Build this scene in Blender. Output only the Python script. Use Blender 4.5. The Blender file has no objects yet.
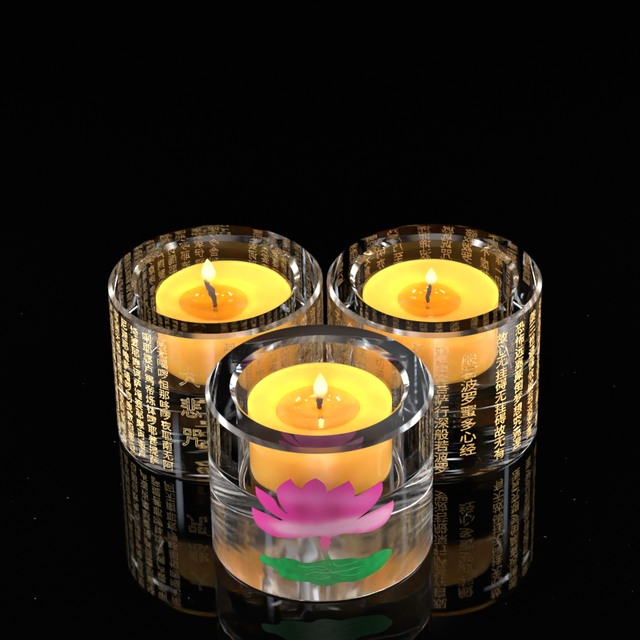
import bpy, bmesh, math, random
from mathutils import Vector, Matrix, noise

S = 0.001                      # everything below is written in millimetres
R, H, CH = 30.0, 49.0, 1.1     # glass: radius, height, outer chamfer
RI, RW, WELL = 23.5, 22.2, 25.5  # inner rim, well radius, height of the well floor
scene = bpy.context.scene
C = scene.collection
rad = math.radians

# ------------------------------------------------------------------ helpers
def link_mesh(name, me, mat, parent=None, loc=None):
    o = bpy.data.objects.new(name, me)
    C.objects.link(o)
    if mat is not None:
        me.materials.clear(); me.materials.append(mat)
    if parent is not None: o.parent = parent
    if loc is not None: o.location = Vector(loc) * S
    return o

def thing(name, label, cat, loc, rotz=0, group=None):
    o = bpy.data.objects.new(name, None); C.objects.link(o)
    o.empty_display_size = 0.01
    o.location = Vector(loc) * S; o.rotation_euler = (0, 0, rotz)
    o['label'] = label; o['category'] = cat
    if group: o['group'] = group
    return o

def mesh_from(verts, faces, smooth=True, sharp=None, name='mesh'):
    me = bpy.data.meshes.new(name)
    me.from_pydata([(v[0]*S, v[1]*S, v[2]*S) for v in verts], [], faces)
    me.validate(); me.update()
    if smooth:
        me.polygons.foreach_set('use_smooth', [True]*len(me.polygons))
        if sharp: me.set_sharp_from_angle(angle=rad(sharp))
    return me

def lathe(profile, n=192, wob=None, cx=0, cy=0):
    """profile: (r, z) from axis to axis, closed solid."""
    vs, fs, rings = [], [], []
    for k, (r, z) in enumerate(profile):
        if r < 1e-6:
            rings.append([len(vs)]); vs.append((cx, cy, z))
        else:
            ring = []
            for i in range(n):
                a = 2*math.pi*i/n
                rr, zz = (r, z) if wob is None else wob(r, z, a)
                ring.append(len(vs)); vs.append((cx+rr*math.cos(a), cy+rr*math.sin(a), zz))
            rings.append(ring)
    for A, B in zip(rings, rings[1:]):
        for i in range(n):
            j = (i+1) % n
            if len(A) == 1 and len(B) == 1: continue
            if len(A) == 1: fs.append((A[0], B[j], B[i]))
            elif len(B) == 1: fs.append((A[i], A[j], B[0]))
            else: fs.append((A[i], A[j], B[j], B[i]))
    return vs, fs

def arc(cx, cz, r, a0, a1, n):
    return [(cx + r*math.cos(rad(a0+(a1-a0)*i/n)), cz + r*math.sin(rad(a0+(a1-a0)*i/n))) for i in range(n+1)]

# ------------------------------------------------------------------ materials
def mat(name):
    m = bpy.data.materials.new(name); m.use_nodes = True
    nt = m.node_tree
    return m, nt, nt.nodes, nt.links, nt.nodes['Principled BSDF']

def setp(b, **k):
    for n, v in k.items():
        b.inputs[n.replace('_', ' ')].default_value = v

def tex_coord(nt, scale):
    tc = nt.nodes.new('ShaderNodeTexCoord'); n = nt.nodes.new('ShaderNodeTexNoise')
    n.inputs['Scale'].default_value = scale
    nt.links.new(tc.outputs['Object'], n.inputs['Vector'])
    return n

def m_glass(name='crystal_glass', rough=0.0, scale=(60, 60, 60), dist=0.00004):
    m, nt, N, L, b = mat(name)
    setp(b, Base_Color=(1, 1, 1, 1), Roughness=rough, IOR=1.52)
    b.inputs['Transmission Weight'].default_value = 1
    n = tex_coord(nt, 1); n.inputs['Detail'].default_value = 1
    mp = N.new('ShaderNodeMapping'); mp.inputs['Scale'].default_value = scale
    L.new([x for x in N if x.type == 'TEX_COORD'][0].outputs['Object'], mp.inputs['Vector'])
    L.new(mp.outputs['Vector'], n.inputs['Vector'])
    bp = N.new('ShaderNodeBump'); bp.inputs['Strength'].default_value = 1
    bp.inputs['Distance'].default_value = dist
    L.new(n.outputs['Fac'], bp.inputs['Height']); L.new(bp.outputs['Normal'], b.inputs['Normal'])
    return m

def m_table():
    m, nt, N, L, b = mat('black_acrylic')
    setp(b, Base_Color=(0.0003, 0.0003, 0.0003, 1), Roughness=0.015, IOR=1.49)
    b.inputs['Specular IOR Level'].default_value = 0.22
    n = tex_coord(nt, 40); n.inputs['Detail'].default_value = 6
    mr = N.new('ShaderNodeMapRange'); mr.inputs['To Min'].default_value = 0.02; mr.inputs['To Max'].default_value = 0.05
    L.new(n.outputs['Fac'], mr.inputs['Value']); L.new(mr.outputs['Result'], b.inputs['Roughness'])
    return m

def m_gold(c0, c1):
    m, nt, N, L, b = mat('gold_foil')
    n = tex_coord(nt, 900); n.inputs['Detail'].default_value = 3
    cr = N.new('ShaderNodeValToRGB')
    cr.color_ramp.elements[0].position = 0.3; cr.color_ramp.elements[0].color = (*c0, 1)
    cr.color_ramp.elements[1].position = 0.7; cr.color_ramp.elements[1].color = (*c1, 1)
    L.new(n.outputs['Fac'], cr.inputs['Fac']); L.new(cr.outputs['Color'], b.inputs['Base Color'])
    setp(b, Metallic=0.6, Roughness=0.42)
    n2 = tex_coord(nt, 1100); n2.inputs['Detail'].default_value = 4        # rubbed, uneven foil
    c2 = N.new('ShaderNodeValToRGB')
    c2.color_ramp.elements[0].position = 0.36; c2.color_ramp.elements[0].color = (0.3, 0.3, 0.3, 1)
    c2.color_ramp.elements[1].position = 0.5; c2.color_ramp.elements[1].color = (0.95, 0.95, 0.95, 1)
    L.new(n2.outputs['Fac'], c2.inputs['Fac']); L.new(c2.outputs['Color'], b.inputs['Alpha'])
    return m

def wax_colour(nt, b, cold, hot, vary):
    N, L = nt.nodes, nt.links
    at = N.new('ShaderNodeAttribute'); at.attribute_name = 'melt'
    n = tex_coord(nt, 110); n.inputs['Detail'].default_value = 4
    mx = N.new('ShaderNodeMix'); mx.data_type = 'RGBA'
    mx.inputs['A'].default_value = (*cold, 1); mx.inputs['B'].default_value = (*hot, 1)
    L.new(at.outputs['Fac'], mx.inputs['Factor'])
    m2 = N.new('ShaderNodeMix'); m2.data_type = 'RGBA'; m2.blend_type = 'MULTIPLY'
    m2.inputs['Factor'].default_value = 1
    cr = N.new('ShaderNodeValToRGB')
    cr.color_ramp.elements[0].position = 0.3; cr.color_ramp.elements[0].color = (1, 1-vary, 1-2*vary, 1)
    cr.color_ramp.elements[1].position = 0.7; cr.color_ramp.elements[1].color = (1, 1, 1, 1)
    L.new(n.outputs['Fac'], cr.inputs['Fac']); L.new(mx.outputs['Result'], m2.inputs['A']); L.new(cr.outputs['Color'], m2.inputs['B'])
    L.new(m2.outputs['Result'], b.inputs['Base Color'])
    return n

def m_wax():
    m, nt, N, L, b = mat('yellow_wax')
    n = wax_colour(nt, b, (0.99, 0.475, 0.065), (1.0, 0.38, 0.010), 0.07)
    setp(b, Roughness=0.36, IOR=1.44)
    b.inputs['Subsurface Weight'].default_value = 0.85
    b.inputs['Subsurface Radius'].default_value = (1.0, 0.48, 0.13)
    b.inputs['Subsurface Scale'].default_value = 7.0*S
    bp = N.new('ShaderNodeBump'); bp.inputs['Strength'].default_value = 0.3
    bp.inputs['Distance'].default_value = 0.0004
    L.new(n.outputs['Fac'], bp.inputs['Height']); L.new(bp.outputs['Normal'], b.inputs['Normal'])
    return m

def m_melt():
    # a film of clear liquid wax over the orange bed
    m, nt, N, L, b = mat('melted_wax')
    out = N['Material Output']; N.remove(b)
    t = N.new('ShaderNodeBsdfTransparent'); g = N.new('ShaderNodeBsdfGlossy'); lw = N.new('ShaderNodeLayerWeight')
    t.inputs['Color'].default_value = (1.0, 0.97, 0.86, 1)
    g.inputs['Roughness'].default_value = 0.05; lw.inputs['Blend'].default_value = 0.5
    pw = N.new('ShaderNodeMath'); pw.operation = 'POWER'; pw.inputs[1].default_value = 4.0
    ma = N.new('ShaderNodeMath'); ma.operation = 'MULTIPLY_ADD'; ma.inputs[1].default_value = 0.7; ma.inputs[2].default_value = 0.03
    L.new(lw.outputs['Facing'], pw.inputs[0]); L.new(pw.outputs[0], ma.inputs[0])
    n = tex_coord(nt, 260); bp = N.new('ShaderNodeBump'); bp.inputs['Distance'].default_value = 0.0001
    L.new(n.outputs['Fac'], bp.inputs['Height']); L.new(bp.outputs['Normal'], g.inputs['Normal'])
    mx = N.new('ShaderNodeMixShader')
    L.new(ma.outputs[0], mx.inputs[0]); L.new(t.outputs[0], mx.inputs[1]); L.new(g.outputs[0], mx.inputs[2])
    L.new(mx.outputs[0], out.inputs['Surface'])
    return m

def m_wick():
    m, nt, N, L, b = mat('charred_wick')
    n = tex_coord(nt, 1500)
    cr = N.new('ShaderNodeValToRGB')
    cr.color_ramp.elements[0].color = (0.006, 0.003, 0.002, 1); cr.color_ramp.elements[1].color = (0.05, 0.018, 0.008, 1)
    L.new(n.outputs['Fac'], cr.inputs['Fac']); L.new(cr.outputs['Color'], b.inputs['Base Color'])
    setp(b, Roughness=0.85)
    return m

def m_cup():
    m, nt, N, L, b = mat('clear_plastic')
    out = N['Material Output']
    N.remove(b)
    t = N.new('ShaderNodeBsdfTransparent'); g = N.new('ShaderNodeBsdfGlossy'); lw = N.new('ShaderNodeLayerWeight')
    t.inputs['Color'].default_value = (0.985, 0.985, 0.985, 1)
    g.inputs['Roughness'].default_value = 0.06; lw.inputs['Blend'].default_value = 0.5
    pw = N.new('ShaderNodeMath'); pw.operation = 'POWER'; pw.inputs[1].default_value = 4.0
    ma = N.new('ShaderNodeMath'); ma.operation = 'MULTIPLY_ADD'; ma.inputs[1].default_value = 0.5; ma.inputs[2].default_value = 0.012
    L.new(lw.outputs['Facing'], pw.inputs[0]); L.new(pw.outputs[0], ma.inputs[0])
    mx = N.new('ShaderNodeMixShader')
    L.new(ma.outputs[0], mx.inputs[0]); L.new(t.outputs[0], mx.inputs[1]); L.new(g.outputs[0], mx.inputs[2])
    L.new(mx.outputs[0], out.inputs['Surface'])
    return m

def m_flame():
    m, nt, N, L, b = mat('candle_flame')
    out = N['Material Output']; N.remove(b)
    tc = N.new('ShaderNodeTexCoord'); sx = N.new('ShaderNodeSeparateXYZ')
    L.new(tc.outputs['Generated'], sx.inputs[0])
    col = N.new('ShaderNodeValToRGB'); e = col.color_ramp.elements
    e[0].position = 0.0; e[0].color = (1.0, 0.42, 0.05, 1)
    e[1].position = 1.0; e[1].color = (1.0, 0.66, 0.16, 1)
    e2 = col.color_ramp.elements.new(0.45); e2.color = (1.0, 0.86, 0.45, 1)
    al = N.new('ShaderNodeValToRGB'); a = al.color_ramp.elements
    a[0].position = 0.06; a[0].color = (0.0, 0.0, 0.0, 1)
    a[1].position = 0.5; a[1].color = (0.95, 0.95, 0.95, 1)
    L.new(sx.outputs['Z'], col.inputs['Fac']); L.new(sx.outputs['Z'], al.inputs['Fac'])
    em = N.new('ShaderNodeEmission'); em.inputs['Strength'].default_value = 2.2
    L.new(col.outputs['Color'], em.inputs['Color'])
    tr = N.new('ShaderNodeBsdfTransparent'); mx = N.new('ShaderNodeMixShader')
    # softer towards the silhouette, like thin hot gas
    lw = N.new('ShaderNodeLayerWeight'); lw.inputs['Blend'].default_value = 0.35
    inv = N.new('ShaderNodeMath'); inv.operation = 'SUBTRACT'; inv.inputs[0].default_value = 1.0
    L.new(lw.outputs['Facing'], inv.inputs[1])
    mu = N.new('ShaderNodeMath'); mu.operation = 'MULTIPLY'
    L.new(inv.outputs[0], mu.inputs[0]); L.new(al.outputs['Color'], mu.inputs[1])
    L.new(mu.outputs[0], mx.inputs[0]); L.new(tr.outputs[0], mx.inputs[1]); L.new(em.outputs[0], mx.inputs[2])
    L.new(mx.outputs[0], out.inputs['Surface'])
    return m

def m_petal():
    # printed pigment: deep magenta tips running into pale pink at the flower's base, darker heart
    m, nt, N, L, b = mat('lotus_ink')
    at = N.new('ShaderNodeAttribute'); at.attribute_name = 'ink'
    L.new(at.outputs['Color'], b.inputs['Base Color'])
    setp(b, Roughness=0.45)
    b.inputs['Transmission Weight'].default_value = 0.0
    return m

def m_ink(name, col, col2):
    m, nt, N, L, b = mat(name)
    n = tex_coord(nt, 500)
    cr = N.new('ShaderNodeValToRGB')
    cr.color_ramp.elements[0].position = 0.35; cr.color_ramp.elements[0].color = (*col, 1)
    cr.color_ramp.elements[1].position = 0.7; cr.color_ramp.elements[1].color = (*col2, 1)
    L.new(n.outputs['Fac'], cr.inputs['Fac']); L.new(cr.outputs['Color'], b.inputs['Base Color'])
    setp(b, Roughness=0.4)
    return m

GLASS, TABLE, GOLD, WAX, MELT, WICK, CUP, FLAME = m_glass(), m_table(), m_gold((0.38, 0.20, 0.05), (0.70, 0.46, 0.17)), m_wax(), m_melt(), m_wick(), m_cup(), m_flame()
BEVEL = m_glass('ground_glass_bevel', 0.16)
BASE_LOTUS = m_glass('ground_glass_base', 0.085, (260, 40, 50), 0.00012)
BASE_GOLD = m_glass('ground_glass_base', 0.03, (50, 150, 60), 0.0002)
BASE_SPACED = m_glass('ground_glass_base', 0.03, (60, 200, 60), 0.0002)
PALE_GOLD = m_gold((0.32, 0.20, 0.065), (0.64, 0.47, 0.22))
PETAL = m_petal()
LEAF = m_ink('leaf_ink', (0.001, 0.065, 0.012), (0.002, 0.10, 0.020))
VEIN = m_ink('vein_ink', (0.004, 0.11, 0.028), (0.008, 0.135, 0.038))
STEM = m_ink('stem_ink', (0.36, 0.05, 0.2), (0.12, 0.2, 0.09))

# ------------------------------------------------------------------ table
def build_table():
    me = mesh_from([(-2500, -2500, 0), (2500, -2500, 0), (2500, 2500, 0), (-2500, 2500, 0)], [(0, 1, 2, 3)], smooth=False)
    o = link_mesh('table_surface', me, TABLE); o['kind'] = 'structure'
    rnd = random.Random(5)
    vs, fs = [], []
    for _ in range(190):
        x, y = rnd.uniform(-130, 130), rnd.uniform(-130, 10)
        if rnd.random() < 0.5: y = rnd.uniform(-140, -60)
        r = rnd.choice([0.05, 0.06, 0.08, 0.12]); ln = r*rnd.choice([1, 1, 1, 2.5, 5]); a = rnd.uniform(0, 3.14)
        k = len(vs); ca, sa = math.cos(a), math.sin(a)
        for u, v, z in ((-ln, 0, 0.01), (0, -r, 0.01), (ln, 0, 0.01), (0, r, 0.01), (0, 0, 0.01+r)):
            vs.append((x+u*ca-v*sa, y+u*sa+v*ca, z))
        fs += [(k, k+1, k+4), (k+1, k+2, k+4), (k+2, k+3, k+4), (k+3, k, k+4), (k+3, k+2, k+1, k)]
    m, nt, N, L, b = mat('dust'); setp(b, Base_Color=(0.05, 0.05, 0.05, 1), Roughness=0.9)
    o = link_mesh('dust', mesh_from(vs, fs, smooth=False), m)
    o['kind'] = 'stuff'; o['label'] = 'fine dust specks scattered on the glossy black surface'; o['category'] = 'dust'
build_table()

# ------------------------------------------------------------------ glass body
def glass_body(parent, base):
    prof = [(0, 0.03), (R-0.7, 0.03), (R-0.6, 0.03)]
    prof += arc(R-0.6, 0.63, 0.6, -90, 0, 8)[1:]
    prof += [(R, 0.66), (R, 1.0), (R, 16), (R, 32), (R, H-CH), (R-CH, H), (RI, H), (RW, H-1.3)]
    rf = 2.2
    prof += [(RW, WELL+rf + (H-1.3-WELL-rf)*k/8) for k in range(7, 0, -1)] + [(RW, WELL+rf+0.03)]
    prof += [(RW-rf+rf*math.cos(rad(a)), WELL+rf-rf*math.sin(rad(a))) for a in range(0, 91, 10)]
    prof += [(RW-rf-0.03, WELL), (RW-rf-1, WELL), (8, WELL), (0, WELL)]
    def wob(r, z, a):
        if r < RW+0.01 and z < H-1.4 and r > 5:      # the well is ground and polished: a hair uneven
            r += 0.018*noise.noise(Vector((math.cos(a)*2.2, math.sin(a)*2.2, z*0.12)))
        return r, z
    vs, fs = lathe(prof, 256, wob)
    me = mesh_from(vs, fs, smooth=True, sharp=24)
    o = link_mesh('glass_body', me, GLASS, parent); me.materials.append(base); me.materials.append(BEVEL)
    for p in me.polygons:
        if p.normal.z < -0.99: p.material_index = 1
        elif 0.5 < p.normal.z < 0.85 and p.center.xy.length > 27*S: p.material_index = 2
    return o

# ------------------------------------------------------------------ writing on the glass
FOIL_OUT, FOIL_IN = 0.045, -0.06      # the foil is bonded to the wall: one face in the air, one in the glass
glyphs = {}
def glyph(ch, outline=False):
    key = (ch, outline)
    if key in glyphs: return glyphs[key]
    cu = bpy.data.curves.new('glyph', 'FONT'); cu.body = ch; cu.size = 1.0
    cu.resolution_u = 4 if outline else 2
    cu.offset = 0.0 if outline else 0.004
    ob = bpy.data.objects.new('glyph', cu); C.objects.link(ob)
    bpy.context.view_layer.update()
    dg = bpy.context.evaluated_depsgraph_get()
    me = bpy.data.meshes.new_from_object(ob.evaluated_get(dg))
    vs = [(v.co.x, v.co.y) for v in me.vertices]; fs = [tuple(p.vertices) for p in me.polygons]
    if outline and vs:                      # hollow lettering: a thin band along each contour
        from collections import Counter, defaultdict
        ec = Counter()
        for f in fs:
            for a, b in zip(f, f[1:]+f[:1]): ec[(a, b)] += 1
        bd = [e for e in ec if (e[1], e[0]) not in ec]
        nv, nf = [], []
        w = 0.013
        for a, b in bd:
            p, q = Vector(vs[a]), Vector(vs[b]); d = (q-p)
            if d.length < 1e-6: continue
            d.normalize(); nrm = Vector((-d.y, d.x))*w; p = p-d*w*.5; q = q+d*w*.5; k = len(nv)
            nv += [tuple(p-nrm), tuple(q-nrm), tuple(q+nrm), tuple(p+nrm)]; nf.append((k, k+1, k+2, k+3))
        vs, fs = nv, nf
    bpy.data.objects.remove(ob); bpy.data.curves.remove(cu); bpy.data.meshes.remove(me)
    if vs:
        xs = [v[0] for v in vs]; ys = [v[1] for v in vs]
        cx, cy = (min(xs)+max(xs))/2, (min(ys)+max(ys))/2; s = max(max(xs)-min(xs), max(ys)-min(ys), .3)
        s = max(s, 0.75)
        vs = [((x-cx)/s, (y-cy)/s) for x, y in vs]
    glyphs[key] = (vs, fs)
    return glyphs[key]

def wrap(u, z, off=0.05):
    """u: mm along the outer wall, measured from the point facing the camera, to the right"""
    a = -math.pi/2 + u/R
    return ((R+off)*math.cos(a), (R+off)*math.sin(a), z)

def write_columns(name, cols, parent, outline=False, m=None):
    """cols: (angle in degrees, top z, text, char width, char height, pitch)"""
    V, F = [], []
    for deg, z0, text, w, h, pitch in cols:
        for i, ch in enumerate(text):
            vs, fs = glyph(ch, outline)
            k = len(V); zc = z0 - h/2 - i*pitch
            for off in (FOIL_OUT, FOIL_IN):
                for x, y in vs:
                    V.append(wrap(rad(deg)*R + x*w, zc + y*h, off))
            F += [tuple(k+j for j in f) for f in fs]
            F += [tuple(k+len(vs)+j for j in f)[::-1] for f in fs]
    me = mesh_from(V, F, smooth=False)
    return link_mesh(name, me, m or GOLD, parent)

COMPASSION = ("南无喝啰怛那哆啰夜耶南无阿唎耶婆卢羯帝烁钵啰耶菩提萨埵婆耶摩诃萨埵婆耶摩诃迦卢尼迦耶唵萨皤啰罚曳数怛那怛写"
  "南无悉吉栗埵伊蒙阿唎耶婆卢吉帝室佛啰楞驮婆南无那啰谨墀醯利摩诃皤哆沙咩萨婆阿他豆输朋阿逝孕萨婆萨哆那摩婆萨多那摩婆伽摩罚特豆怛侄他"
  "唵阿婆卢醯卢迦帝迦罗帝夷醯唎摩诃菩提萨埵萨婆萨婆摩啰摩啰摩醯摩醯唎驮孕俱卢俱卢羯蒙度卢度卢罚阇耶帝摩诃罚阇耶帝陀啰陀啰地唎尼"
  "室佛啰耶遮啰遮啰么么罚摩啰穆帝隶伊醯伊醯室那室那阿啰嘇佛啰舍利罚沙罚嘇佛啰舍耶呼卢呼卢摩啰呼卢呼卢醯利娑啰娑啰悉唎悉唎苏嚧苏嚧"
  "菩提夜菩提夜菩驮夜菩驮夜弥帝唎夜那啰谨墀地利瑟尼那婆夜摩那娑婆诃悉陀夜娑婆诃摩诃悉陀夜娑婆诃悉陀喻艺室皤啰耶娑婆诃那啰谨墀娑婆诃"
  "摩啰那啰娑婆诃悉啰僧阿穆佉耶娑婆诃娑婆摩诃阿悉陀夜娑婆诃者吉啰阿悉陀夜娑婆诃波陀摩羯悉陀夜娑婆诃那啰谨墀皤伽啰耶娑婆诃摩婆利胜羯啰夜娑婆诃"
  "南无喝啰怛那哆啰夜耶南无阿唎耶婆嚧吉帝烁皤啰夜娑婆诃唵悉殿都漫多啰跋陀耶娑婆诃")
HEART = ("观自在菩萨行深般若波罗蜜多时照见五蕴皆空度一切苦厄舍利子色不异空空不异色色即是空空即是色受想行识亦复如是"
  "舍利子是诸法空相不生不灭不垢不净不增不减是故空中无色无受想行识无眼耳鼻舌身意无色声香味触法无眼界乃至无意识界"
  "无无明亦无无明尽乃至无老死亦无老死尽无苦集灭道无智亦无得以无所得故菩提萨埵依般若波罗蜜多故心无挂碍无挂碍故"
  "无有恐怖远离颠倒梦想究竟涅槃三世诸佛依般若波罗蜜多故得阿耨多罗三藐三菩提故知般若波罗蜜多是大神咒是大明咒"
  "是无上咒是无等等咒能除一切苦真实不虚故说般若波罗蜜多咒即说咒曰揭谛揭谛波罗揭谛波罗僧揭谛菩提萨婆诃")

def columns(text, angles, z0, rows, w, h, pitch):
    out, k = [], 0
    for a in angles:
        t = ''.join(text[(k+i) % len(text)] for i in range(rows)); k += rows
        out.append((a, z0, t, w, h, pitch))
    return out

# ------------------------------------------------------------------ lotus print
def smooth_line(pts, n=6):
    """Catmull-Rom through open points"""
    out = []
    P = [pts[0]] + list(pts) + [pts[-1]]
    for i in range(1, len(P)-2):
        for k in range(n):
            t = k/n
            out.append(tuple(0.5*((2*P[i][j]) + (-P[i-1][j]+P[i+1][j])*t + (2*P[i-1][j]-5*P[i][j]+4*P[i+1][j]-P[i+2][j])*t*t
                                  + (-P[i-1][j]+3*P[i][j]-3*P[i+1][j]+P[i+2][j])*t**3) for j in (0, 1)))
    out.append(tuple(pts[-1]))
    return out

def decal(name, outline, m, parent, off, color=None, grid=0.45):
    """flat outline (u, z in mm) cut into a fine grid and wrapped on the outer wall"""
    bm = bmesh.new()
    vs = [bm.verts.new((u, z, 0)) for u, z in outline]
    bm.faces.new(vs)
    us = [p[0] for p in outline]; zs = [p[1] for p in outline]
    for axis, lo, hi in ((0, min(us), max(us)), (1, min(zs), max(zs))):
        g = lo + grid
        while g < hi:
            co = (g, 0, 0) if axis == 0 else (0, g, 0); no = (1, 0, 0) if axis == 0 else (0, 1, 0)
            bmesh.ops.bisect_plane(bm, geom=bm.verts[:]+bm.edges[:]+bm.faces[:], plane_co=co, plane_no=no)
            g += grid
    bmesh.ops.triangulate(bm, faces=bm.faces[:])
    flat = [(v.co.x, v.co.y) for v in bm.verts]
    for v in bm.verts:
        v.co = Vector(wrap(v.co.x, v.co.y, off))*S
    nf = len(flat); dup = bmesh.ops.duplicate(bm, geom=bm.verts[:]+bm.edges[:]+bm.faces[:])
    dv = [g for g in dup['geom'] if isinstance(g, bmesh.types.BMVert)]
    bm.verts.index_update()
    vm = dup['vert_map']
    for v in dv:
        v.co = Vector(wrap(*flat[vm[v].index], FOIL_IN - off + 0.04))*S
    bmesh.ops.reverse_faces(bm, faces=[g for g in dup['geom'] if isinstance(g, bmesh.types.BMFace)])
    flat = [flat[vm[v].index] if v in dv_set else flat[v.index] for v in bm.verts] if (dv_set := set(dv)) else flat
    me = bpy.data.meshes.new(name); bm.to_mesh(me); bm.free()
    me.polygons.foreach_set('use_smooth', [True]*len(me.polygons))
    if color:
        ca = me.color_attributes.new('ink', 'FLOAT_COLOR', 'POINT')
        for i, (u, z) in enumerate(flat): ca.data[i].color = (*color(u, z), 1)
    return link_mesh(name, me, m, parent)

FLOWER = [[(-19.52, 27.1), (-16.9, 26.87), (-14.51, 26.58), (-12.51, 26.06), (-10.71, 25.65)],
    [(-10.71, 25.65), (-9.86, 26.73), (-8.61, 27.94)],
    [(-8.61, 27.94), (-9.99, 29.58), (-11.3, 31.91), (-11.85, 34.56), (-11.25, 36.3), (-9.71, 38.07), (-7.87, 39.67)],
    [(-7.87, 39.67), (-7.11, 38.22), (-6.09, 37.17), (-5.06, 36.57)],
    [(-5.06, 36.57), (-4.52, 37.89), (-3.2, 39.32), (-1.46, 40.31)],
    [(-1.46, 40.31), (0.05, 39.2), (1.05, 37.67), (1.4, 35.59)],
    [(1.4, 35.59), (3.15, 36.8), (5.1, 37.74), (7.14, 38.73)],
    [(7.14, 38.73), (8.05, 36.88), (8.63, 35.01), (8.48, 33.38)],
    [(8.48, 33.38), (10.18, 33.75), (12.49, 34.74), (14.66, 35.5), (16.16, 35.96)],
    [(16.16, 35.96), (16.61, 33.71), (16.14, 31.91), (14.85, 30.01), (12.79, 28.33), (10.67, 26.98), (8.6, 25.59)],
    [(8.6, 25.59), (11.36, 26.78), (14.24, 27.43), (17.28, 27.84), (19.98, 28.15)],
    [(19.98, 28.15), (19.97, 25.82), (18.88, 23.5), (16.86, 21.8), (14.2, 21.07), (11.31, 21.14), (7.88, 21.72), (5.22, 22.14), (3.58, 21.64), (2.27, 21.28), (0.66, 21.71), (-0.63, 21.9), (-2.57, 21.55), (-5.85, 21.04), (-9.2, 20.4), (-12.69, 20.11), (-15.59, 20.8), (-17.86, 21.97), (-18.99, 23.94), (-19.52, 27.1)]]
SIDE_PETAL = [[(-18.04, 34.36), (-16.28, 33.82), (-14.09, 33.12), (-12.49, 32), (-11.69, 30.46), (-10.48, 29.15), (-8.35, 27.83)],
    [(-8.35, 27.83), (-9.05, 26.74), (-9.88, 25.92)],
    [(-9.88, 25.92), (-11.24, 26.48), (-12.84, 27.1), (-14.97, 28.28), (-16.79, 30.04), (-17.89, 32.03), (-18.04, 34.36)]]
STEM_LINE = [[(-0.76, 21.74), (-0.32, 21.09), (-0.79, 20.12), (-0.35, 18.98), (-0.64, 17.52), (-0.08, 16.04), (0.54, 13.9)],
    [(0.54, 13.9), (2.23, 13.79)],
    [(2.23, 13.79), (1.73, 15.14), (1.36, 16.47), (1.89, 17.58), (1.72, 18.73), (2.25, 19.66), (1.94, 20.58), (2.73, 21.4)],
    [(2.73, 21.4), (0.99, 22.17), (-0.76, 21.74)]]
LEAF_LINE = [[(-17.76, 11.54), (-16.62, 12.82), (-15.1, 12.8), (-12.9, 12.69), (-10.06, 13.69), (-7.67, 13.68), (-4.57, 12.94), (-2.07, 13.42), (0.54, 14.06), (3.15, 14.03), (5.78, 13.91), (7.79, 13.76), (9.84, 13), (11.96, 12.95), (14.52, 13.52), (17.22, 13.56), (19.25, 12.55)],
    [(19.25, 12.55), (19.42, 11.39), (18.42, 10.22), (17.2, 8.71), (15.62, 7.72), (13.36, 6.94), (11.19, 6.42), (9.08, 6.02), (6.36, 6.22), (4.36, 6.39), (2.37, 5.87), (0.4, 5.49), (-1.88, 5.84), (-3.51, 6.76), (-6.16, 6.66), (-8.86, 6.69), (-10.57, 7.22), (-11.75, 7.82), (-12.29, 9), (-14.08, 9.77), (-16.32, 10.13), (-17.47, 10.67), (-17.76, 11.54)]]
VEINS = [[(2.56, 9.82), (1.14, 11.16), (-0.8, 12.04), (-4.07, 11.67), (-6.71, 11.86)],
    [(2.56, 9.82), (0.47, 9.79), (-2.13, 10.13), (-4.65, 8.98)],
    [(2.56, 9.82), (1.76, 8.65), (-0.21, 7.91), (-2.17, 8.15)],
    [(2.56, 9.82), (4.1, 11.7), (6.43, 11.91), (9.15, 12.36)],
    [(2.56, 9.82), (4.41, 10.02), (7.08, 10.13), (10.52, 10.59)],
    [(2.56, 9.82), (5.05, 8.68), (7.73, 8.17), (9.8, 8.48)],
    [(1.79, 10.87), (1.94, 12.17), (1.5, 13.03)],
    [(1.14, 11.16), (-0.16, 10.8), (-1.79, 11.21), (-3.1, 10.75)],
    [(2.56, 9.82), (2.93, 8.3), (2.52, 7.01)],
    [(7.08, 10.13), (8.1, 10.56), (9.12, 10.15)],
    [(4.1, 11.7), (3.12, 12.23), (2.61, 12.94)]]
PALE_AT, DEEP_AT, MID_AT = [(0.05, 23.66), (12.76, 23.52), (-9.13, 23.42), (6.58, 25.13), (15.72, 25.26)], [(-5.33, 29.87), (3.24, 29.64)], [(-1.7, 33.84), (6.02, 32.84), (-8.21, 33.6), (11.4, 31.57)]

def outline_of(segs, n=4):
    """smooth inside each segment, pointed where segments meet; all in (u, z) mm on the wall"""
    pts = []
    for sg in segs: pts += smooth_line(sg, n)
    out = []
    for p in pts:
        if not out or math.hypot(p[0]-out[-1][0], p[1]-out[-1][1]) > 0.03: out.append(p)
    while math.hypot(out[0][0]-out[-1][0], out[0][1]-out[-1][1]) < 0.03: out.pop()
    return out

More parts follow.
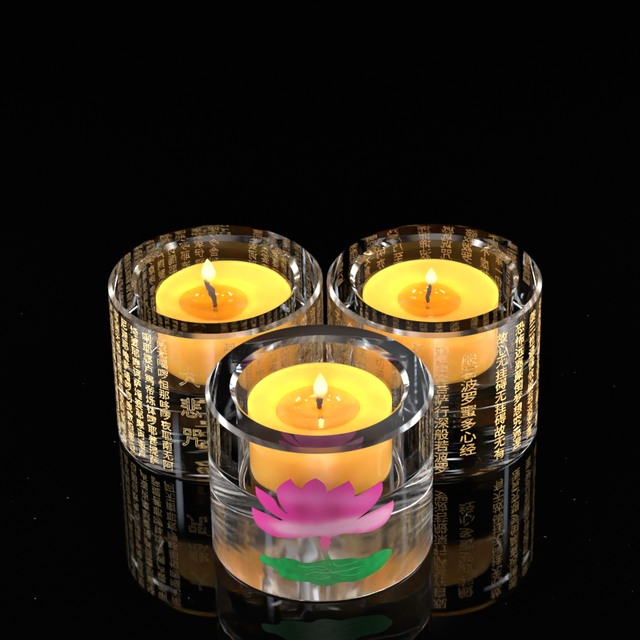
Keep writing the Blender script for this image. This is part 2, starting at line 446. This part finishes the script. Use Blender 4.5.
def build_lotus(parent):
    def mixc(a, b, t): return tuple(a[i]*(1-t)+b[i]*t for i in range(3))
    deep, mag, pale, pink = (0.13, 0.003, 0.045), (0.185, 0.005, 0.075), (0.22, 0.13, 0.17), (0.20, 0.04, 0.12)
    def blob(u, z, c, ru, rz): return math.exp(-(((u-c[0])/ru)**2+((z-c[1])/rz)**2))
    def color(u, z):
        w = 0.8*noise.noise(Vector((u*.5, z*.5, 2))); g = 0.05*noise.noise(Vector((u*4, z*4, 7)))
        c = mag
        c = mixc(c, pink, min(1, sum(blob(u, z, p, 3.6, 2.6) for p in MID_AT))*0.75)
        k = sum(blob(u+w, z+w*.5, p, 7.0, 2.3) for p in PALE_AT[:1]) + sum(blob(u+w, z+w*.5, p, 4.4, 1.9) for p in PALE_AT[1:])
        c = mixc(c, pale, min(0.72, k*0.8))
        k = sum(blob(u+w*.5, z, p, 2.6, 2.3) for p in DEEP_AT)
        c = mixc(c, deep, min(1, k*0.9))
        return tuple(max(0, x*(1+g*2)) for x in c)
    fl = decal('lotus_flower', outline_of(FLOWER), PETAL, parent, 0.05, color)
    decal('petal', outline_of(SIDE_PETAL), PETAL, fl, 0.05, color)
    zs = [p[1] for sg in STEM_LINE for p in sg]; z1, z0 = max(zs), min(zs)
    decal('lotus_stem', outline_of(STEM_LINE), PETAL, parent, 0.04,
          lambda u, z: mixc((0.012, 0.09, 0.025), (0.24, 0.02, 0.09), max(0, min(1, (z-z0)/(z1-z0)*1.5-.1))))
    lf = decal('lotus_leaf', outline_of(LEAF_LINE), LEAF, parent, 0.06)
    V, F = [], []
    for line in VEINS:
        pl = smooth_line(line, 5)
        for i, (p, q) in enumerate(zip(pl, pl[1:])):
            d = Vector((q[0]-p[0], q[1]-p[1]))
            if d.length < 1e-5: continue
            d.normalize(); nn = Vector((-d.y, d.x)); k = len(V)
            ww = 0.12*(1-0.5*i/len(pl))/2
            for pt, s, o in ((p, -1, .065), (p, 0, .14), (p, 1, .065), (q, -1, .065), (q, 0, .14), (q, 1, .065)):
                V.append(wrap(pt[0]+nn.x*ww*s, pt[1]+nn.y*ww*s, o))
            F.extend([(k, k+3, k+4, k+1), (k+1, k+4, k+5, k+2)])
    link_mesh('leaf_vein', mesh_from(V, F), VEIN, lf)

# ------------------------------------------------------------------ candle
def warm_attr(me, cx, cy, r, soft):
    """0 in cold wax, 1 in the molten middle: molten wax is clearer and deeper in colour"""
    ca = me.attributes.new('melt', 'FLOAT', 'POINT')
    for i, v in enumerate(me.vertices):
        x, y, z = v.co/S
        d = math.hypot(x-cx, y-cy) + 0.5*noise.noise(Vector((x*.35, y*.35, r)))
        k = 1/(1+math.exp((d-r)/soft*1.6))
        if z < 12: k = 0
        ca.data[i].value = k

def build_candle(label, loc, pool, wick, flame, seed, spin=0.0):
    """pool: (dx, dy, r); wick: list of points; flame: (x, y, z base, radius, height, lean)"""
    t = thing('tealight_candle', label, 'candle', loc, spin, 'lit yellow tealights in the crystal holders')
    RC, HC = 19.0, 17.5
    # clear cup
    rr = RC+0.35
    prof = [(0, 0.0), (rr-2.4, 0.0)] + [(rr-2.4+2.4*math.cos(rad(a)), 2.4+2.4*math.sin(rad(a))) for a in (-70, -50, -30, -10)]
    prof += [(rr, 4), (rr, HC+0.7), (rr+0.35, HC+0.95), (rr+0.25, HC+1.15), (rr-0.22, HC+0.95), (rr-0.22, 2.5), (rr-2.5, 0.3), (0, 0.3)]
    vs, fs = lathe(prof, 128)
    link_mesh('plastic_cup', mesh_from(vs, fs, True, 40), CUP, t)
    # wax with the burnt dish
    px_, py_, pr = pool
    def top(x, y):
        d = math.hypot(x-px_, y-py_)
        ang = math.atan2(y-py_, x-px_)
        rp = pr*(1+0.035*math.sin(2*ang+seed)+0.02*math.sin(3*ang+2*seed))
        z = HC - 0.25 - 0.25*max(0, 1-abs(d-rp)/9)
        k = 1/(1+math.exp((d-rp-0.1)/1.0)) 
        z -= 1.8*k
        z += 0.12*noise.noise(Vector((x*.13+seed, y*.13, 0))) 
        rim = math.hypot(x, y)
        z += 0.35*max(0, (rim-17.2)/1.8)**2
        return z
    n, m = 128, 40
    V, F = [(0, 0, top(0, 0))], []
    for j in range(1, m+1):
        r = RC*j/m
        for i in range(n):
            a = 2*math.pi*i/n; x, y = r*math.cos(a), r*math.sin(a)
            V.append((x, y, top(x, y)))
    for i in range(n): F.append((0, 1+i, 1+(i+1) % n))
    for j in range(1, m):
        for i in range(n):
            a, b = 1+(j-1)*n+i, 1+(j-1)*n+(i+1) % n
            F.append((a, a+n, b+n, b))
    prev = 1+(m-1)*n
    for r, z in [(RC, 12), (RC, 6), (RC, 3.2), (RC-.35, 2.0), (RC-1.1, 1.1), (RC-2.4, 0.6)]:
        k = len(V)
        for i in range(n):
            a = 2*math.pi*i/n; V.append((r*math.cos(a), r*math.sin(a), z))
        for i in range(n):
            F.append((prev+i, k+i, k+(i+1) % n, prev+(i+1) % n))
        prev = k
    F.append(tuple(prev+i for i in range(n))[::-1])
    me = mesh_from(V, F, True)
    warm_attr(me, px_, py_, pr, 2.4)
    link_mesh('wax', me, WAX, t)
    # liquid pool: flat in the middle, climbing a little at its shore
    V, F = [(px_, py_, HC-1.45)], []
    rings = 18
    for j in range(1, rings+1):
        q = j/rings
        for i in range(96):
            ang = 2*math.pi*i/96
            rp = (pr+0.3)*(1+0.035*math.sin(2*ang+seed)+0.02*math.sin(3*ang+2*seed))
            r = rp*q
            z = HC-1.45 + 0.16*max(0, (q-0.85)/0.15)**2.2
            if j == rings: z -= 0.2
            V.append((px_+r*math.cos(ang), py_+r*math.sin(ang), z))
    for i in range(96): F.append((0, 1+i, 1+(i+1) % 96))
    for j in range(1, rings):
        for i in range(96):
            a, b = 1+(j-1)*96+i, 1+(j-1)*96+(i+1) % 96
            F.append((a, a+96, b+96, b))
    kb = len(V); last = 1+(rings-1)*96
    V.append((px_, py_, HC-1.75))
    for i in range(96): F.append((kb, last+(i+1) % 96, last+i))
    me = mesh_from(V, F, True)
    warm_attr(me, px_, py_, pr, 2.4)
    link_mesh('melted_wax', me, MELT, t)
    # wick
    pts, rads = wick
    V, F = [], []; nn = 12; ring0 = None
    path = []
    P = [pts[0]] + pts + [pts[-1]]
    Q = [rads[0]] + rads + [rads[-1]]
    for i in range(1, len(P)-2):
        for k in range(6):
            u = k/6
            p = [0.5*((2*P[i][j]) + (-P[i-1][j]+P[i+1][j])*u + (2*P[i-1][j]-5*P[i][j]+4*P[i+1][j]-P[i+2][j])*u*u + (-P[i-1][j]+3*P[i][j]-3*P[i+1][j]+P[i+2][j])*u**3) for j in range(3)]
            path.append((Vector(p), Q[i]*(1-u)+Q[i+1]*u))
    path.append((Vector(pts[-1]), rads[-1]))
    for i, (p, r) in enumerate(path):
        d = (path[min(i+1, len(path)-1)][0]-path[max(i-1, 0)][0]).normalized()
        e1 = d.orthogonal().normalized() if i == 0 else (e1 - d*e1.dot(d)).normalized()
        e2 = d.cross(e1)
        for j in range(nn):
            a = 2*math.pi*j/nn + i*0.35
            rr_ = r*(1+0.22*noise.noise(Vector((a*1.3, i*0.6, seed)))+0.15*math.cos(3*a))
            V.append(tuple(p+(e1*math.cos(2*math.pi*j/nn)+e2*math.sin(2*math.pi*j/nn))*rr_))
        if i:
            b0, b1 = (i-1)*nn, i*nn
            for j in range(nn): F.append((b0+j, b0+(j+1) % nn, b1+(j+1) % nn, b1+j))
    F.append(tuple(range(nn))[::-1]); F.append(tuple(len(V)-nn+j for j in range(nn)))
    link_mesh('wick', mesh_from(V, F, True), WICK, t)
    # flame
    fx, fy, fz, fr, fh, lean = flame
    prof = [(0, 0), (.30, .01), (.5, .04), (.72, .10), (.88, .18), (.97, .28), (1.0, .38), (.96, .48), (.87, .58), (.72, .68), (.54, .78), (.35, .87), (.18, .945), (0, 1)]
    def wob(r, z, a): return r, z
    vs, fs = lathe([(r*fr, z*fh) for r, z in prof], 32)
    vs = [(x+fx+lean*(z/fh)**2, y+fy, z+fz) for x, y, z in vs]
    link_mesh('flame', mesh_from(vs, fs, True), FLAME, t)
    pl = bpy.data.lights.new('flame_light', 'POINT'); pl.energy = 0.0018*fh/8; pl.color = (1, 0.62, 0.22)
    pl.shadow_soft_size = 0.8*S
    po = bpy.data.objects.new('flame_light', pl); C.objects.link(po); po.parent = t
    po.location = Vector((fx, fy, fz+fh*0.4))*S
    return t

# ------------------------------------------------------------------ the three sets
POS = {'front': (-0.5, -107.8), 'left': (-29.0, -53.6), 'right': (32.1, -55.3)}
holders = 'crystal candle holders on the black surface'
hf = thing('candle_holder', 'clear crystal candle holder with a pink lotus and green leaf, in front', 'candle holder', (*POS['front'], 0), 0, holders)
glass_body(hf, BASE_LOTUS); build_lotus(hf)
hl = thing('candle_holder', 'crystal candle holder with dense gold characters and hollow 大悲咒, rear left', 'candle holder', (*POS['left'], 0), 0, holders)
glass_body(hl, BASE_GOLD)
ang = [-28.5-9.3*i for i in range(0, 17)] + [12+9.3*i for i in range(0, 17)]
cols = columns(COMPASSION, [-28.5-9.3*i for i in range(0, 17)], 46.3, 13, 3.2, 3.05, 3.42)
cols += columns(COMPASSION[90:], [8.5+9.3*i for i in range(0, 17)], 46.3, 13, 3.2, 3.05, 3.42)
write_columns('inscription', cols, hl, m=PALE_GOLD)
write_columns('title_inscription', [(-13.5, 38.5, '大悲咒', 6.0, 6.4, 10.2)], hl, outline=True, m=PALE_GOLD)
hr = thing('candle_holder', 'crystal candle holder with spaced gold columns reading 般若波罗蜜多心经, rear right', 'candle holder', (*POS['right'], 0), 0, holders)
glass_body(hr, BASE_SPACED)
cols = columns(HEART[10:], [1.5-13.4*i for i in range(1, 8)], 45.8, 11, 3.7, 3.5, 3.85)
cols += columns(HEART[90:], [1.5-13.4*i for i in range(8, 13)], 45.8, 6, 3.7, 3.5, 3.85)
cols += [(1.5, 45.0, HEART[:11], 3.9, 3.6, 3.85)]
cols += columns(HEART[::-1][::-1][150:], [35.5+13.4*i for i in range(0, 6)], 45.8, 11, 3.9, 3.6, 3.85)
cols += columns(HEART[215:], [35.5+13.4*i for i in range(6, 12)], 45.8, 6, 3.9, 3.6, 3.85)
write_columns('inscription', cols, hr)
write_columns('title_inscription', [(16.0, 42.2, '般若波罗蜜多心经', 4.7, 3.9, 4.3)], hr)

fz = WELL+0.1
build_candle('lit tealight with a short blackened wick, in the front lotus holder', (POS['front'][0], POS['front'][1], fz),
    (-0.6, -0.3, 10.8), ([(-0.1, 0.4, 15.5), (-0.1, 0.4, 16.8), (0.0, 0.45, 17.8), (-0.1, 0.5, 18.7)], [0.5, 0.65, 0.9, 0.6]),
    (0.25, 0.9, 18.3, 1.9, 8.0, 0.1), 1.3)
build_candle('lit tealight with a long curved wick, in the rear left holder', (POS['left'][0]+2.1, POS['left'][1]-0.3, fz),
    (-2.7, -0.9, 9.7), ([(-2.4, -2.4, 15.6), (-2.5, -2.2, 17.4), (-3.2, -1.6, 19.8), (-4.4, -0.9, 22.0), (-4.9, -0.7, 23.6)], [0.5, 0.6, 0.95, 0.7, 0.35]),
    (-3.9, -0.4, 22.3, 2.0, 7.8, -0.2), 2.6)
build_candle('lit tealight with a small pale flame and thin wick, in the rear right holder', (POS['right'][0]-1.0, POS['right'][1], fz),
    (-0.5, -0.4, 9.2), ([(-0.7, -0.9, 15.6), (-0.8, -0.8, 17.3), (-0.3, -0.5, 19.4), (-0.1, -0.2, 21.2)], [0.4, 0.55, 0.6, 0.3]),
    (0.1, 0.1, 20.6, 1.6, 5.6, 0.15), 4.1)

# ------------------------------------------------------------------ lights
def area(name, loc, target, sx, sy, power, col=(1, 1, 1), soft=0.5):
    """softbox: brightest in the middle of its cloth, falling off towards its frame"""
    l = bpy.data.lights.new(name, 'AREA'); l.shape = 'RECTANGLE'; l.size = sx*S; l.size_y = sy*S
    l.energy = power; l.color = col
    if soft:
        l.use_nodes = True; nt = l.node_tree; N, L = nt.nodes, nt.links
        em = [n for n in N if n.type == 'EMISSION'][0]
        g = N.new('ShaderNodeNewGeometry'); sp = N.new('ShaderNodeSeparateXYZ'); L.new(g.outputs['Parametric'], sp.inputs[0])
        prod = None
        for ax in 'XY':
            a = N.new('ShaderNodeMath'); a.operation = 'SUBTRACT'; a.inputs[1].default_value = 0.5; L.new(sp.outputs[ax], a.inputs[0])
            b = N.new('ShaderNodeMath'); b.operation = 'ABSOLUTE'; L.new(a.outputs[0], b.inputs[0])
            r_ = N.new('ShaderNodeMapRange'); r_.interpolation_type = 'SMOOTHSTEP'
            r_.inputs['From Min'].default_value = 0.5; r_.inputs['From Max'].default_value = 0.5-0.5*soft
            L.new(b.outputs[0], r_.inputs['Value'])
            if prod is None: prod = r_
            else:
                mu = N.new('ShaderNodeMath'); mu.operation = 'MULTIPLY'
                L.new(prod.outputs[0], mu.inputs[0]); L.new(r_.outputs[0], mu.inputs[1])
        mu2 = N.new('ShaderNodeMath'); mu2.operation = 'MULTIPLY'; mu2.inputs[1].default_value = 1/(1-soft/2)**2
        L.new(mu.outputs[0], mu2.inputs[0]); L.new(mu2.outputs[0], em.inputs['Strength'])
    o = bpy.data.objects.new(name, l); C.objects.link(o)
    o.location = Vector(loc)*S
    o.rotation_euler = (Vector(target)-Vector(loc)).to_track_quat('-Z', 'Y').to_euler()
    return o
area('softbox_top', (0, -330, 520), (0, -70, 20), 640, 280, 0.7, (1, 0.97, 0.93), 0.8)
area('softbox_front', (0, -900, 420), (0, -70, 20), 640, 280, 14.0, (1, 0.97, 0.93), 0.8)
area('strip_light', (-420, -110, 115), (0, -70, 20), 280, 230, 9.0, (0.94, 0.97, 1), 0.7)
area('strip_light', (420, -110, 115), (0, -70, 20), 280, 230, 9.0, (0.94, 0.97, 1), 0.7)
area('strip_light', (-350, -350, 292), (0, -70, 20), 70, 60, 0.45, (0.72, 0.84, 1), 0.6)
area('strip_light', (450, -100, 300), (0, -70, 20), 60, 60, 0.2, (0.72, 0.84, 1), 0.6)
area('softbox_high', (-380, -120, 560), (0, -70, 20), 200, 160, 1.0, (1, 0.99, 0.97), 0.8)
area('softbox_high', (380, -120, 560), (0, -70, 20), 200, 160, 0.7, (1, 0.99, 0.97), 0.8)
area('rim_light', (-330, 260, 130), (0, -70, 20), 150, 200, 0.5, (1, 0.97, 0.92), 0.7)
area('rim_light', (330, 260, 130), (0, -70, 20), 150, 200, 0.5, (1, 0.97, 0.92), 0.7)
area('added_fill_back', (14, 300, 326), (0, -70, 20), 110, 75, 0.010, (0.88, 0.94, 1), 0.9)  # added lamp behind: greys the front holder's top rim, lightens its base

w = bpy.data.worlds.new('World'); scene.world = w; w.use_nodes = True
w.node_tree.nodes['Background'].inputs['Color'].default_value = (1, 1, 1, 1)
w.node_tree.nodes['Background'].inputs['Strength'].default_value = 0.0004

# ------------------------------------------------------------------ camera
th, D, roll = 0.569, 814.5, -0.0202
cam = bpy.data.cameras.new('camera'); co = bpy.data.objects.new('camera', cam); C.objects.link(co)
cam.sensor_width = 36; cam.lens = 36*2657.7/640; cam.clip_start = 0.05; cam.clip_end = 20
d = Vector((0, math.cos(th), -math.sin(th))); r = Vector((1, 0, 0)); u = r.cross(d)
cr, sr = math.cos(roll), math.sin(roll)
# image x' = cr*X - sr*Y, y'(down) = sr*X + cr*Y
rx = r*cr + u*sr
ux = u*cr - r*sr
M = Matrix((rx, ux, -d)).transposed().to_4x4()
M.translation = -d*D*S
co.matrix_world = M
scene.camera = co

scene.render.engine = 'CYCLES'
cy = scene.cycles
cy.max_bounces = 32; cy.transmission_bounces = 24; cy.glossy_bounces = 12; cy.diffuse_bounces = 4; cy.transparent_max_bounces = 32
cy.caustics_refractive = True; cy.caustics_reflective = True; cy.blur_glossy = 0.3
cy.sample_clamp_indirect = 6.0
cy.use_denoising = True
scene.view_settings.view_transform = 'Standard'; scene.view_settings.look = 'None'
scene.view_settings.exposure = 0; scene.view_settings.gamma = 1
